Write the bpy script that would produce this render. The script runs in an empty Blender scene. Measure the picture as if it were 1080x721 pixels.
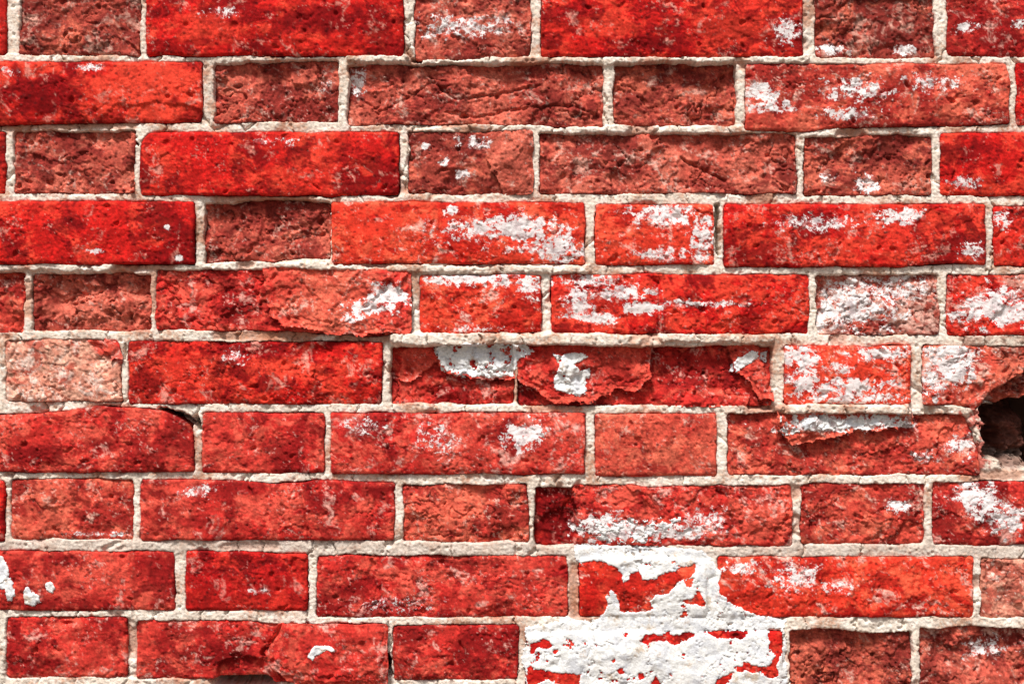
import bpy, math, zlib
import numpy as np

# ------------------------------------------------------------------ camera, sky, sun, exposure
PX = 0.0008                      # one photo pixel on the wall face, in metres
CX, CY, CZ = 540.0, 360.5, 0.75  # photo centre, and its height above the ground

sc = bpy.context.scene
col = sc.collection

cam_d = bpy.data.cameras.new('camera')
cam_d.sensor_width = 36.0
cam_d.lens = 50.0
cam_d.clip_start = 0.05
cam_d.clip_end = 500.0
cam = bpy.data.objects.new('camera', cam_d)
cam.location = (0.0, -1.2, CZ)
cam.rotation_euler = (math.radians(90), 0, 0)
col.objects.link(cam)
sc.camera = cam

SUN_EL, SUN_AZ = 60.0, -22.0     # height, and angle to the left of the wall's normal
w = bpy.data.worlds.new('World')
sc.world = w
w.use_nodes = True
nt = w.node_tree
nt.nodes.clear()
sky = nt.nodes.new('ShaderNodeTexSky')
sky.sky_type = 'NISHITA'
sky.sun_disc = False
sky.sun_elevation = math.radians(SUN_EL)
sky.sun_rotation = math.radians(180 + SUN_AZ * -1)
sky.dust_density = 4.0
hs = nt.nodes.new('ShaderNodeHueSaturation')
hs.inputs['Saturation'].default_value = 0.35
bg = nt.nodes.new('ShaderNodeBackground')
bg.inputs['Strength'].default_value = 0.05
wo = nt.nodes.new('ShaderNodeOutputWorld')
nt.links.new(sky.outputs[0], hs.inputs['Color'])
nt.links.new(hs.outputs[0], bg.inputs['Color'])
nt.links.new(bg.outputs[0], wo.inputs['Surface'])

sun_d = bpy.data.lights.new('sun', 'SUN')
sun_d.energy = 2.5
sun_d.angle = math.radians(10)
sun_d.color = (1.0, 0.965, 0.92)
sun = bpy.data.objects.new('sun', sun_d)
el, az = math.radians(SUN_EL), math.radians(SUN_AZ)
# direction the light travels
dvec = (-math.sin(az) * math.cos(el), math.cos(az) * math.cos(el), -math.sin(el))
from mathutils import Vector
sun.rotation_euler = Vector(dvec).to_track_quat('-Z', 'Y').to_euler()
sun.location = (-1, -3, 4)
col.objects.link(sun)

sc.view_settings.view_transform = 'Standard'
sc.view_settings.look = 'None'
sc.view_settings.gamma = 1.0
sc.view_settings.exposure = 0.98

# ------------------------------------------------------------------ noise
_r = np.random.RandomState(11)
_P = np.concatenate([_r.permutation(1024)] * 2).astype(np.int32)
_A = _r.rand(1024) * 2 * np.pi
_GX, _GY = np.cos(_A).astype(np.float32), np.sin(_A).astype(np.float32)
_R1, _R2, _R3 = _r.rand(3, 1024).astype(np.float32)


def perlin(x, y, seed=0):
    x = x + 13.7 * (seed % 53)
    y = y + 7.31 * (seed % 71)
    xi = np.floor(x); yi = np.floor(y)
    fx = (x - xi).astype(np.float32); fy = (y - yi).astype(np.float32)
    xi = (xi.astype(np.int32) + seed * 17) & 1023
    yi = yi.astype(np.int32) & 1023
    x1 = (xi + 1) & 1023; y1 = (yi + 1) & 1023
    a, b = _P[xi], _P[x1]
    def g(i, dx, dy):
        return _GX[i] * dx + _GY[i] * dy
    n00 = g(_P[a + yi], fx, fy); n10 = g(_P[b + yi], fx - 1, fy)
    n01 = g(_P[a + y1], fx, fy - 1); n11 = g(_P[b + y1], fx - 1, fy - 1)
    u = fx * fx * fx * (fx * (fx * 6 - 15) + 10)
    v = fy * fy * fy * (fy * (fy * 6 - 15) + 10)
    t0 = n00 + u * (n10 - n00); t1 = n01 + u * (n11 - n01)
    return (t0 + v * (t1 - t0)) * 1.5


def fbm(x, y, period, octv=4, seed=0, gain=0.5, sx=1.0):
    """noise of the given period in photo pixels, about -1..1"""
    s = 0; a = 1.0; f = 1.0 / period; t = 0
    for k in range(octv):
        s = s + a * perlin(x * f * sx, y * f, seed + 5 * k)
        t += a * a; a *= gain; f *= 2.07
    return s / math.sqrt(t)


def ridged(x, y, period, octv=3, seed=0):
    s = 0; a = 1.0; f = 1.0 / period; t = 0
    for k in range(octv):
        s = s + a * (1 - 2.2 * np.abs(perlin(x * f, y * f, seed + 5 * k)))
        t += a; a *= 0.5; f *= 2.1
    return s / t


def worley(x, y, period, seed=0):
    """distance to the nearest and second nearest scattered point, and a random value per cell"""
    x = x / period + seed * 3.17; y = y / period + seed * 1.71
    xi = np.floor(x).astype(np.int32); yi = np.floor(y).astype(np.int32)
    f1 = np.full(x.shape, 9.0, np.float32); f2 = f1.copy(); idv = np.zeros(x.shape, np.float32)
    for dx in (-1, 0, 1):
        for dy in (-1, 0, 1):
            cx, cy = xi + dx, yi + dy
            h = _P[_P[(cx + seed * 7) & 1023] + (cy & 1023)]
            d = np.hypot(cx + _R1[h] - x, cy + _R2[h] - y).astype(np.float32)
            m = d < f1
            f2 = np.where(m, f1, np.minimum(f2, d))
            idv = np.where(m, _R3[h], idv)
            f1 = np.where(m, d, f1)
    return f1, f2, idv


def sst(a, b, v):
    t = np.clip((v - a) / (b - a), 0, 1)
    return t * t * (3 - 2 * t)


def lin(c):
    c = np.array(c, np.float32) / 255.0
    return np.where(c <= 0.04045, c / 12.92, ((c + 0.055) / 1.055) ** 2.4).astype(np.float32)


def mixc(c, d, m):
    return c + (d - c) * m[..., None]


def poly_sdf(x, y, pts):
    """signed distance to a polygon, positive inside"""
    d = np.full(x.shape, 1e9, np.float32); ins = np.zeros(x.shape, bool)
    n = len(pts)
    for i in range(n):
        ax, ay = pts[i]; bx, by = pts[(i + 1) % n]
        ex, ey = bx - ax, by - ay
        t = np.clip(((x - ax) * ex + (y - ay) * ey) / (ex * ex + ey * ey + 1e-9), 0, 1)
        d = np.minimum(d, (x - ax - t * ex) ** 2 + (y - ay - t * ey) ** 2)
        if ay != by:
            c = ((ay > y) != (by > y)) & (x < ex * (y - ay) / ey + ax)
            ins ^= c
    d = np.sqrt(d)
    return np.where(ins, d, -d)


def line_dist(x, y, pts):
    d = np.full(x.shape, 1e9, np.float32)
    for (ax, ay), (bx, by) in zip(pts[:-1], pts[1:]):
        ex, ey = bx - ax, by - ay
        t = np.clip(((x - ax) * ex + (y - ay) * ey) / (ex * ex + ey * ey + 1e-9), 0, 1)
        d = np.minimum(d, (x - ax - t * ex) ** 2 + (y - ay - t * ey) ** 2)
    return np.sqrt(d)


def ell(x, y, f, seed=0, wob=0.35):
    """soft noisy ellipse (cx, cy, rx, ry): 1 at the centre, 0 at the rim, negative outside"""
    cx, cy, rx, ry = f
    q = np.hypot((x - cx) / rx, (y - cy) / ry)
    return 1 - q + wob * fbm(x, y, max(8.0, 0.6 * min(rx, ry)), 4, seed)


# ------------------------------------------------------------------ the bricks, read off the photograph (pixels)
PAL = {   # base, dark, light, bloom
    'red':     ((190, 28, 24), (118, 8, 12), (220, 68, 48), (214, 140, 124)),
    'deep':    ((162, 20, 20), (102, 6, 10), (204, 50, 38), (200, 120, 108)),
    'orange':  ((212, 56, 38), (166, 22, 18), (226, 92, 64), (228, 176, 160)),
    'crimson': ((184, 44, 38), (126, 16, 18), (214, 88, 70), (222, 160, 146)),
    'spall':   ((170, 72, 58), (118, 34, 30), (200, 106, 86), (202, 156, 140)),
    'brown':   ((160, 66, 54), (112, 34, 30), (194, 98, 76), (192, 144, 128)),
    'rose':    ((190, 68, 54), (138, 28, 26), (216, 106, 82), (222, 170, 152)),
    'pale':    ((204, 132, 110), (164, 70, 56), (220, 166, 142), (230, 204, 190)),
}
# x0, x1, y0, y1, palette, level (px, + towards the viewer), roughness 0..1, dark, light, bloom, white specks, features, label
B = []


def bk(course, x0, x1, y0, y1, pal='red', lev=0.0, rough=0.25, dark=0.4, light=0.4, bloom=0.25, speck=0.2, f=(), label=None, rnd=3.6):
    rough = rough * .72 if rough < .6 else rough
    x0, x1, y0, y1 = x0, x1 + .6, y0 - .5, y1 + .6
    B.append(dict(course=course, x0=x0, x1=x1, y0=y0, y1=y1, pal=pal, lev=lev, rough=rough, dark=dark, light=light,
                  bloom=bloom, speck=speck, f=list(f), label=label, rnd=rnd,
                  seed=zlib.crc32(f'{course}{x0}'.encode()) % 4001))


# course A
bk('A', -120, 5, -5, 57, 'deep', 1, .3)
bk('A', 20, 146, -5, 57, 'brown', -5, .7, .5, .4, .5, .1)
bk('A', 154, 425, -5, 58, 'red', 2, .25, .55, .3, .25, .15, [('wht', (232, 14, 22, 7), .5), ('hi', (220, 30, 40, 20), .7), ('ds', (268, 48, 22, 8), 1.0), ('ds', (340, 22, 70, 18), 1.0), ('ds', (170, 50, 18, 10), .8)])
bk('A', 437, 559, -5, 60, 'spall', -3, .6, .6, .4, .4, .3, [('wht', (490, 28, 50, 14), .75), ('wht', (450, 38, 9, 6), .8)])
bk('A', 571, 846, -5, 59, 'red', 2, .3, .45, .5, .2, .2, [('ds', (690, 46, 56, 12), 1.1), ('ds', (600, 14, 40, 12), .9), ('hi', (640, 28, 40, 14), .8), ('hi', (770, 30, 50, 20), .7), ('wht', (830, 32, 14, 16), .8)])
bk('A', 860, 986, -5, 60, 'brown', -7, .75, .7, .3, .6, .1, [('wht', (880, 51, 18, 8), .9), ('wht', (955, 51, 12, 7), .9)])
bk('A', 1000, 1268, -5, 58, 'crimson', -1, .5, .6, .5, .4, .3, [('wht', (1022, 28, 14, 6), .9), ('wht', (1075, 26, 9, 5), .9)])
# course B
bk('B', -56, 212, 66, 128, 'red', 3, .3, .4, .6, .3, .2, [('hi', (150, 95, 70, 34), 1.2), ('ds', (38, 98, 44, 26), 1.2), ('step', [(120, 112), (170, 108), (214, 114), (214, 132), (100, 132)], 1.6), ('wht', (92, 72, 18, 5), .7), ('wht', (12, 76, 14, 6), .5)])
bk('B', 226, 356, 65, 128, 'spall', -8, .85, .5, .4, .3, .2, [('wht', (345, 88, 8, 8), .5)])
bk('B', 367, 636, 67, 131, 'spall', -7, .75, .35, .5, .3, .1, [('wht', (378, 84, 12, 16), .8), ('crk', [(380, 103), (400, 118), (425, 105), (455, 85), (480, 104), (520, 100), (560, 90), (570, 90)], 1.4, 3), ('crk', [(470, 117), (500, 124), (540, 115), (600, 110), (632, 122)], 1.4, 3)])
bk('B', 648, 776, 66, 131, 'brown', -10, .85, .4, .6, .3, .1)
bk('B', 787, 1064, 68, 136, 'rose', 1, .5, .5, .5, .3, .5, [('ds', (820, 85, 60, 10), .9), ('ds', (950, 90, 30, 10), .7), ('wht', (802, 98, 20, 12), .9), ('wht', (812, 113, 26, 8), .85), ('wht', (905, 95, 36, 12), .95), ('wht', (892, 120, 32, 7), .95), ('wht', (985, 88, 34, 10), .6)],
   'red brick with white lime bloom in three patches')
bk('B', 1073, 1200, 67, 130, 'red', 1, .4)
# course C
bk('C', -120, 4, 139, 203, 'red', 0, .4)
bk('C', 14, 141, 138, 203, 'spall', -6, .7, .35, .6, .2, .1)
bk('C', 148, 420, 140, 205, 'red', 2, .2, .4, .35, .2, .25, [('wht', (290, 149, 30, 5), .5)])
bk('C', 431, 560, 139, 203, 'brown', -3, .6, .6, .5, .3, .3, [('crust', [(516, 152), (530, 140), (566, 136), (566, 208), (528, 206), (524, 185), (512, 168)], 3.5), ('pal', [(512, 136), (566, 136), (566, 208), (520, 206)], 'spall', .9), ('ds', (470, 155, 35, 18), .3), ('wht', (500, 150, 22, 7), .75), ('wht', (447, 154, 5, 4), 1), ('wht', (468, 172, 5, 5), .9), ('wht', (488, 183, 10, 5), .8)])
bk('C', 569, 840, 141, 203, 'spall', -6, .75, .45, .5, .35, .35, [('crk', [(720, 166), (740, 178), (765, 190)], 1.6, 4)])
bk('C', 849, 982, 142, 205, 'brown', -6, .8, .4, .6, .3, .1, [('wht', (915, 195, 14, 10), .85), ('wht', (872, 187, 12, 5), .6)])
bk('C', 993, 1262, 141, 205, 'red', 2, .3, .3, .5, .1, .15, [('wht', (1020, 192, 18, 8), .7)])
# course D
bk('D', -64, 204, 213, 278, 'red', 3, .3, .5, .3, .1, .1, [('wht', (177, 240, 3, 3), 1.4), ('wht', (100, 265, 8, 3), 1), ('wht', (190, 272, 5, 3), .9)])
bk('D', 215, 348, 214, 275, 'spall', -9, .9, .5, .4, .2, .1)
bk('D', 350, 616, 214, 277, 'orange', 3, .3, .35, .4, .2, .5, [('wht', (540, 240, 50, 14), .95), ('wht', (590, 262, 30, 14), .85), ('wht', (490, 242, 40, 14), .5), ('wht', (476, 222, 10, 6), .7), ('wht', (560, 262, 40, 6), .6)],
   'bright orange red brick streaked with white at its right end')
bk('D', 628, 752, 216, 279, 'orange', 1, .4, .3, .4, .3, .7, [('wht', (695, 226, 40, 12), .7), ('wht', (742, 250, 14, 26), .8), ('wht', (700, 268, 30, 8), .6)])
bk('D', 764, 1039, 216, 280, 'red', 3, .35, .4, .7, .3, .6, [('wht', (950, 228, 26, 9), .85), ('wht', (860, 235, 50, 9), .6), ('wht', (1025, 265, 14, 12), .7)])
bk('D', 1049, 1180, 218, 280, 'red', 1, .4, .4, .6, .3, .6, [('wht', (1058, 232, 12, 12), .6)])
# course E
bk('E', -104, 23, 288, 350, 'rose', -8, .8, .4, .4, .3, .2)
bk('E', 33, 157, 288, 348, 'spall', -10, .9, .5, .4, .2, .15, [('hi', (75, 320, 40, 25), .8)])
bk('E', 164, 432, 285, 348, 'crimson', -6, .7, .4, .5, .3, .2, [('crust', [(276, 282), (435, 282), (435, 352), (355, 353), (330, 346), (300, 346), (284, 330), (280, 305)], 7), ('pal', [(284, 282), (400, 282), (400, 352), (330, 348), (290, 330)], 'rose', .9), ('ds', (250, 325, 25, 25), .9), ('wht', (410, 312, 22, 16), 1), ('wht', (385, 327, 24, 10), .9), ('wht', (370, 337, 12, 4), .9)],
   'brick with a pale crust split off over its dark red left end')
bk('E', 443, 570, 290, 350, 'orange', 1, .4, .4, .4, .2, .7, [('wht', (506, 294, 66, 8), .9), ('wht', (560, 300, 18, 12), .8), ('wht', (500, 347, 40, 5), .5)])
bk('E', 582, 853, 290, 351, 'red', 0, .5, .4, .7, .2, .5, [('crk', [(695, 288), (696, 320), (695, 353)], 1.0, 3), ('wht', (610, 320, 20, 18), .8), ('wht', (628, 334, 26, 7), .95), ('wht', (660, 308, 34, 8), .8), ('wht', (676, 325, 24, 8), .95), ('wht', (620, 296, 40, 8), .6), ('wht', (740, 320, 60, 4), .6), ('ds', (646, 320, 30, 10), .6)],
   'red brick split by a fine upright crack')
bk('E', 862, 990, 290, 352, 'spall', -7, .8, .4, .4, .9, .9, [('wht', (902, 322, 54, 34), .72), ('wht', (950, 305, 44, 18), .55), ('ds', (975, 335, 22, 18), .4)], 'recessed brick greyed all over with lime bloom')
bk('E', 1000, 1126, 290, 353, 'red', -1, .5, .3, .5, .5, .9, [('wht', (1050, 325, 44, 22), .85), ('pal', [(1050, 286), (1130, 286), (1130, 330), (1070, 310)], 'brown', .8), ('hi', (1028, 303, 20, 12), .6)])
# course F
bk('F', -160, -6, 358, 422, 'crimson', 0, .5)
bk('F', 5, 126, 359, 422, 'pale', -1, .6, .2, .5, .6, .7, [('pal', [(86, 354), (132, 354), (132, 384), (114, 381), (98, 371)], 'crimson', 1.0), ('crust', [(110, 356), (130, 356), (130, 380), (118, 379), (108, 368)], 3), ('chip', [(90, 360), (108, 362), (112, 378), (98, 370)], 4)], 'pale pinkish sandy brick')
bk('F', 135, 402, 361, 425, 'red', 0, .55, .45, .6, .3, .3, [('hi', (305, 388, 36, 13), 1.3), ('ds', (260, 368, 66, 10), 1.1), ('ds', (155, 400, 20, 18), .9), ('step', [(215, 358), (300, 358), (352, 368), (340, 378), (290, 374), (240, 378)], 2.5), ('ds', (150, 395, 12, 20), .5), ('wht', (245, 375, 14, 10), .4)])
bk('F', 412, 541, 366, 425, 'crimson', -14, .8, .5, .4, .3, .2, [('crust', [(456, 360), (565, 360), (560, 392), (535, 400), (500, 398), (466, 392)], 7), ('crust', [(422, 374), (436, 360), (470, 360), (462, 384), (446, 390), (434, 402), (420, 398)], 3.5), ('hi', (440, 380, 16, 16), .6)], 'brick with a white crust along its top')
bk('F', 547, 814, 366, 427, 'crimson', -13, .75, .5, .4, .2, .15, [('crust', [(540, 360), (687, 360), (688, 398), (672, 412), (650, 410), (622, 424), (590, 424), (570, 418), (545, 398)], 9), ('crust', [(768, 362), (800, 362), (806, 385), (816, 420), (800, 420), (786, 398), (776, 392)], 6), ('crust', [(688, 424), (716, 407), (742, 413), (768, 410), (790, 420), (790, 434), (688, 434)], 4), ('ds', (735, 390, 45, 24), .8), ('ds', (640, 395, 45, 20), .4)],
   'brick with a thick curled crust peeling from its left half')
bk('F', 828, 960, 365, 425, 'orange', 4, .45, .2, .4, .4, .9, [('wht', (842, 376, 24, 14), .9), ('wht', (895, 408, 50, 12), .8), ('wht', (900, 420, 60, 8), .8), ('wht', (845, 405, 20, 16), .7), ('wht', (930, 372, 34, 8), .8), ('wht', (880, 388, 20, 8), .5)])
bk('F', 974, 1100, 365, 432, 'rose', -1, .6, .2, .6, .6, .8, [('wht', (1010, 385, 26, 22), .9), ('wht', (985, 405, 16, 20), .7), ('wht', (1000, 372, 40, 8), .7), ('chip', [(1028, 438), (1042, 414), (1060, 404), (1080, 390), (1130, 372), (1130, 440)], 20), ('pal', [(1046, 362), (1130, 362), (1130, 440), (1034, 440), (1042, 414), (1060, 398), (1050, 380)], 'brown', .9)],
   'broken brick at the edge of the hole')
# course G
bk('G', -64, 203, 430, 497, 'crimson', 2, .55, .5, .6, .2, .2, [('chip', [(-10, 428), (80, 428), (40, 440), (-10, 452)], 4), ('chip', [(150, 426), (210, 426), (210, 456), (192, 446), (175, 434)], 9), ('ds', (32, 480, 34, 14), 1.0), ('ds', (110, 470, 22, 12), .8), ('hi', (85, 455, 30, 12), .7)])
bk('G', 213, 341, 436, 498, 'crimson', 0, .4, .4, .5, .1, .2)
bk('G', 349, 616, 436, 499, 'crimson', 2, .4, .3, .6, .4, .5, [('wht', (552, 458, 24, 16), .95), ('ds', (505, 460, 14, 30), .3), ('wht', (385, 448, 24, 10), .45), ('wht', (460, 465, 30, 20), .35)])
bk('G', 628, 755, 437, 501, 'rose', 1, .4, .3, .5, .2, .25, [('chip', [(668, 467), (678, 467), (676, 472), (670, 472)], 4)])
bk('G', 768, 1033, 437, 500, 'rose', -7, .7, .45, .5, .3, .25, [('crust', [(818, 432), (962, 432), (962, 446), (925, 455), (900, 453), (870, 465), (835, 468), (820, 454)], 9), ('wht', (890, 446, 66, 9), 1.1), ('ds', (805, 448, 20, 20), .6), ('ds', (930, 480, 60, 14), .4), ('wht', (975, 482, 20, 8), .5), ('wht', (1015, 470, 16, 14), .7)],
   'brick with a torn white crust hanging over its top')
# course H
bk('H', -120, 3, 507, 570, 'red', 0, .4)
bk('H', 11, 139, 506, 568, 'rose', -2, .55, .5, .4, .3, .3, [('ds', (105, 545, 34, 16), .9), ('wht', (110, 563, 50, 3), .5)])
bk('H', 148, 415, 507, 569, 'crimson', 1, .4, .4, .5, .25, .3, [('crk', [(316, 508), (322, 535), (325, 568)], 1.3, 3), ('ds', (352, 525, 30, 14), .9), ('ds', (245, 515, 40, 10), .9), ('ds', (205, 550, 24, 9), .8), ('hi', (280, 535, 34, 14), .7), ('wht', (210, 518, 20, 8), .5)])
bk('H', 425, 556, 512, 571, 'rose', -4, .65, .35, .6, .2, .3, [('ds', (540, 520, 6, 5), .8)])
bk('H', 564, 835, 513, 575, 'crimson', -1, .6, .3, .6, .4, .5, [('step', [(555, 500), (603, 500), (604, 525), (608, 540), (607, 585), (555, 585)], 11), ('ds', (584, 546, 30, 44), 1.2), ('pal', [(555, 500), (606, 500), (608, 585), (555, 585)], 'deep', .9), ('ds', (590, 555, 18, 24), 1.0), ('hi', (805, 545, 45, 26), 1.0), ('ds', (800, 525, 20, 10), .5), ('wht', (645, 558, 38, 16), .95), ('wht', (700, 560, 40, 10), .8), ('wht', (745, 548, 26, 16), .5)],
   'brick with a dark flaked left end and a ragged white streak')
bk('H', 845, 975, 511, 573, 'rose', -3, .6, .4, .4, .3, .35, [('ds', (940, 530, 34, 14), .7), ('wht', (945, 533, 16, 8), .7)])
bk('H', 985, 1254, 509, 574, 'crimson', -1, .55, .6, .3, .4, .7, [('wht', (1030, 525, 26, 18), 1), ('wht', (1058, 545, 26, 18), .85), ('ds', (1000, 545, 14, 30), .6)], 'dark red brick with a broad cloud of white bloom')
# course I
bk('I', -86, 183, 582, 643, 'crimson', 1, .35, .45, .5, .2, .15, [('ds', (68, 590, 30, 8), 1.1), ('ds', (160, 598, 28, 20), .9), ('ds', (20, 595, 12, 8), .9), ('hi', (110, 605, 40, 20), .5)], 'red brick spotted with old white paint')
bk('I', 196, 323, 582, 643, 'deep', 1, .4, .3, .4, .3, .3, [('wht', (270, 623, 18, 4), .4)])
bk('I', 334, 598, 587, 650, 'crimson', -2, .55, .4, .5, .3, .35, [('wht', (415, 638, 50, 10), .35)])
bk('I', 611, 745, 588, 650, 'orange', 0, .35, .5, .3, .1, .1, [('ds', (622, 630, 14, 24), 1.0)], 'red brick half hidden under white paint')
bk('I', 757, 1026, 588, 650, 'orange', 0, .5, .4, .4, .35, .5, [('ds', (790, 625, 30, 20), .6), ('wht', (785, 598, 26, 8), .6), ('wht', (840, 608, 26, 18), .6), ('wht', (880, 620, 20, 8), .5)])
bk('I', 1036, 1160, 590, 651, 'pale', -3, .6, .4, .3, .2, .2, [('ds', (1050, 600, 22, 14), .9), ('chip', [(1036, 588), (1070, 594), (1062, 608), (1040, 610)], 4)])
# course J
bk('J', -270, -6, 652, 714, 'crimson', 0, .4)
bk('J', 6, 133, 652, 714, 'crimson', -1, .45, .3, .4, .3, .25, [('ds', (14, 665, 9, 14), 1.2), ('ds', (55, 700, 14, 7), 1.1), ('ds', (56, 678, 6, 5), 1.0)])
bk('J', 143, 407, 656, 717, 'crimson', -2, .55, .45, .4, .3, .3, [('crust', [(297, 650), (415, 650), (415, 722), (312, 722), (290, 708), (276, 694), (284, 680)], 9), ('ds', (240, 690, 40, 20), 1.0), ('crk', [(299, 655), (289, 672), (276, 690), (283, 703), (300, 716)], 1.7, 7), ('step', [(228, 698), (262, 690), (278, 694), (296, 718), (228, 724)], 6), ('ds', (220, 680, 22, 10), .6)], 'brick whose right half bulges as a loose slab')
bk('J', 415, 546, 660, 716, 'crimson', 0, .5, .6, .3, .25, .35)
bk('J', 555, 825, 666, 727, 'red', 0, .3, .2, .4, 0, 0, [], 'brick almost wholly covered in white paint')
bk('J', 833, 962, 664, 726, 'brown', -9, .95, .4, .5, .2, .1, [], 'deeply crumbled brown brick')
bk('J', 972, 1240, 663, 726, 'spall', -8, .85, .5, .4, .3, .4, [('wht', (1045, 685, 26, 12), .6)])

COURSES = 'ABCDEFGHIJ'


# how far a worn brick's edge strays from its rectangle: side, (position, offset) ...
EDGES = {
    ('G', -64): {'t': [(0, 8), (40, 7), (70, 4), (105, -1), (150, 0), (180, 5), (203, 16)], 'r': [(430, -7), (445, -2), (455, 0), (497, 1)]},
    ('E', 164): {'b': [(164, -1), (300, 0), (330, 3), (400, 6), (432, 2)], 't': [(164, 0), (280, 0), (290, -2), (432, 2)]},
    ('B', 787): {'b': [(787, 0), (850, 2), (880, -2), (1000, -4), (1064, -7)], 'r': [(68, -3), (80, 0), (136, 0)]},
    ('B', 367): {'t': [(367, 2), (430, 0), (470, 1), (636, 0)], 'b': [(367, 0), (500, -1), (560, 0), (636, 2)]},
    ('B', -56): {'b': [(-56, 4), (0, 3), (120, 0), (212, 0)]},
    ('J', 143): {'t': [(143, -1), (270, 0), (290, 3), (407, 4)], 'b': [(143, -1), (222, -2), (230, -4), (280, -4), (290, 2), (407, 2)]},
    ('H', 148): {'t': [(148, -1), (250, 0), (290, 4), (318, 2), (330, 0), (415, 3)]},
    ('C', 148): {'l': [(139, 8), (146, 2), (152, 0)], 'b': [(148, 0), (330, 0), (350, 3), (360, 0), (420, 0)]},
    ('D', 215): {'t': [(215, 0), (260, -2), (300, -4), (348, -1)], 'b': [(215, 0), (290, 0), (300, -3), (348, -2)]},
    ('D', 764): {'b': [(764, 0), (950, 1), (1000, -4), (1039, -1)]},
    ('F', 974): {'b': [(974, -6), (1005, -6), (1030, -2), (1042, -10), (1056, -7), (1068, -13), (1080, -12), (1100, -20)]},
    ('F', 412): {'t': [(412, 0), (541, -3)]},
    ('F', 547): {'t': [(547, -3), (690, 0), (760, -2), (814, 1)]},
    ('F', 5): {'r': [(359, -4), (378, 0), (422, 1)], 't': [(5, 0), (90, -1), (126, 2)]},
    ('G', 768): {'r': [(437, -14), (455, -6), (480, 0), (500, 2)]},
    ('E', 33): {'t': [(33, 2), (100, 0), (157, 1)]},
    ('C', 849): {'t': [(849, 2), (930, 0), (982, 2)]},
    ('A', 437): {'b': [(437, 2), (500, 1), (559, -1)]},
    ('I', 196): {'t': [(196, -1), (323, 3)]},
    ('J', 833): {'t': [(833, 3), (870, 0), (920, 4), (962, 2)], 'l': [(664, 2), (690, -1), (726, 3)]},
    ('H', 564): {'t': [(564, 2), (603, 2), (606, -1), (700, 1), (835, -1)]},
    ('B', 226): {'t': [(226, 3), (300, -1), (356, 0)]},
}


# ------------------------------------------------------------------ fields of one brick
def edges(b, x, y):
    s = b['seed']
    e = 1.0 + 1.3 * b['rough']
    xl = b['x0'] + e * fbm(y, y * 0 + 3.3, 22, 3, s + 1)
    xr = b['x1'] + e * fbm(y, y * 0 + 9.1, 22, 3, s + 2)
    yt = b['y0'] + e * fbm(x, x * 0 + 5.7, 40, 5, s + 3)
    yb = b['y1'] + e * fbm(x, x * 0 + 1.9, 40, 5, s + 4)
    e = EDGES.get((b['course'], b['x0']))
    if e:
        for side, pts in e.items():
            t = [p[0] for p in pts]; o = [p[1] for p in pts]
            if side == 't': yt = yt + np.interp(x, t, o)
            elif side == 'b': yb = yb + np.interp(x, t, o)
            elif side == 'l': xl = xl + np.interp(y, t, o)
            else: xr = xr + np.interp(y, t, o)
    return xl, xr, yt, yb


def inside(b, x, y):
    xl, xr, yt, yb = edges(b, x, y)
    dx = np.minimum(x - xl, xr - x); dy = np.minimum(y - yt, yb - y)
    r = 2.6
    cx, cy = np.maximum(r - dx, 0), np.maximum(r - dy, 0)
    return np.where((dx < r) & (dy < r), r - np.hypot(cx, cy), np.minimum(dx, dy))


def crust(b, k, x, y):
    # a split-off sheet of the brick's skin: distance inside its torn outline, and how far it stands off
    s = b['seed']
    q = poly_sdf(x + 4.2 * fbm(x, y, 18, 5, s + 21, .72), y + 4.2 * fbm(x, y, 18, 5, s + 22, .72), k[1])
    p = np.maximum(q, 0)
    lift = k[2] * (.85 + .35 * np.exp(-p / 8.0) + .22 * fbm(x, y, 30, 3, s + 30))
    lift = lift + k[2] * .2 * (sst(5, 6, p + 2 * fbm(x, y, 12, 3, s + 41)) + sst(11, 12, p + 3 * fbm(x, y, 14, 3, s + 42)))
    return q, lift


def brick_grit(b, x, y):
    # 0.14 on smooth burnt skin .. 1.7 where the skin is gone
    rg = 0.34 + 0.55 * b['rough'] + 0.95 * fbm(x, y, 46, 3, b['seed'] + 18, .6)
    return np.clip(rg, 0.12, 1.7)


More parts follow.
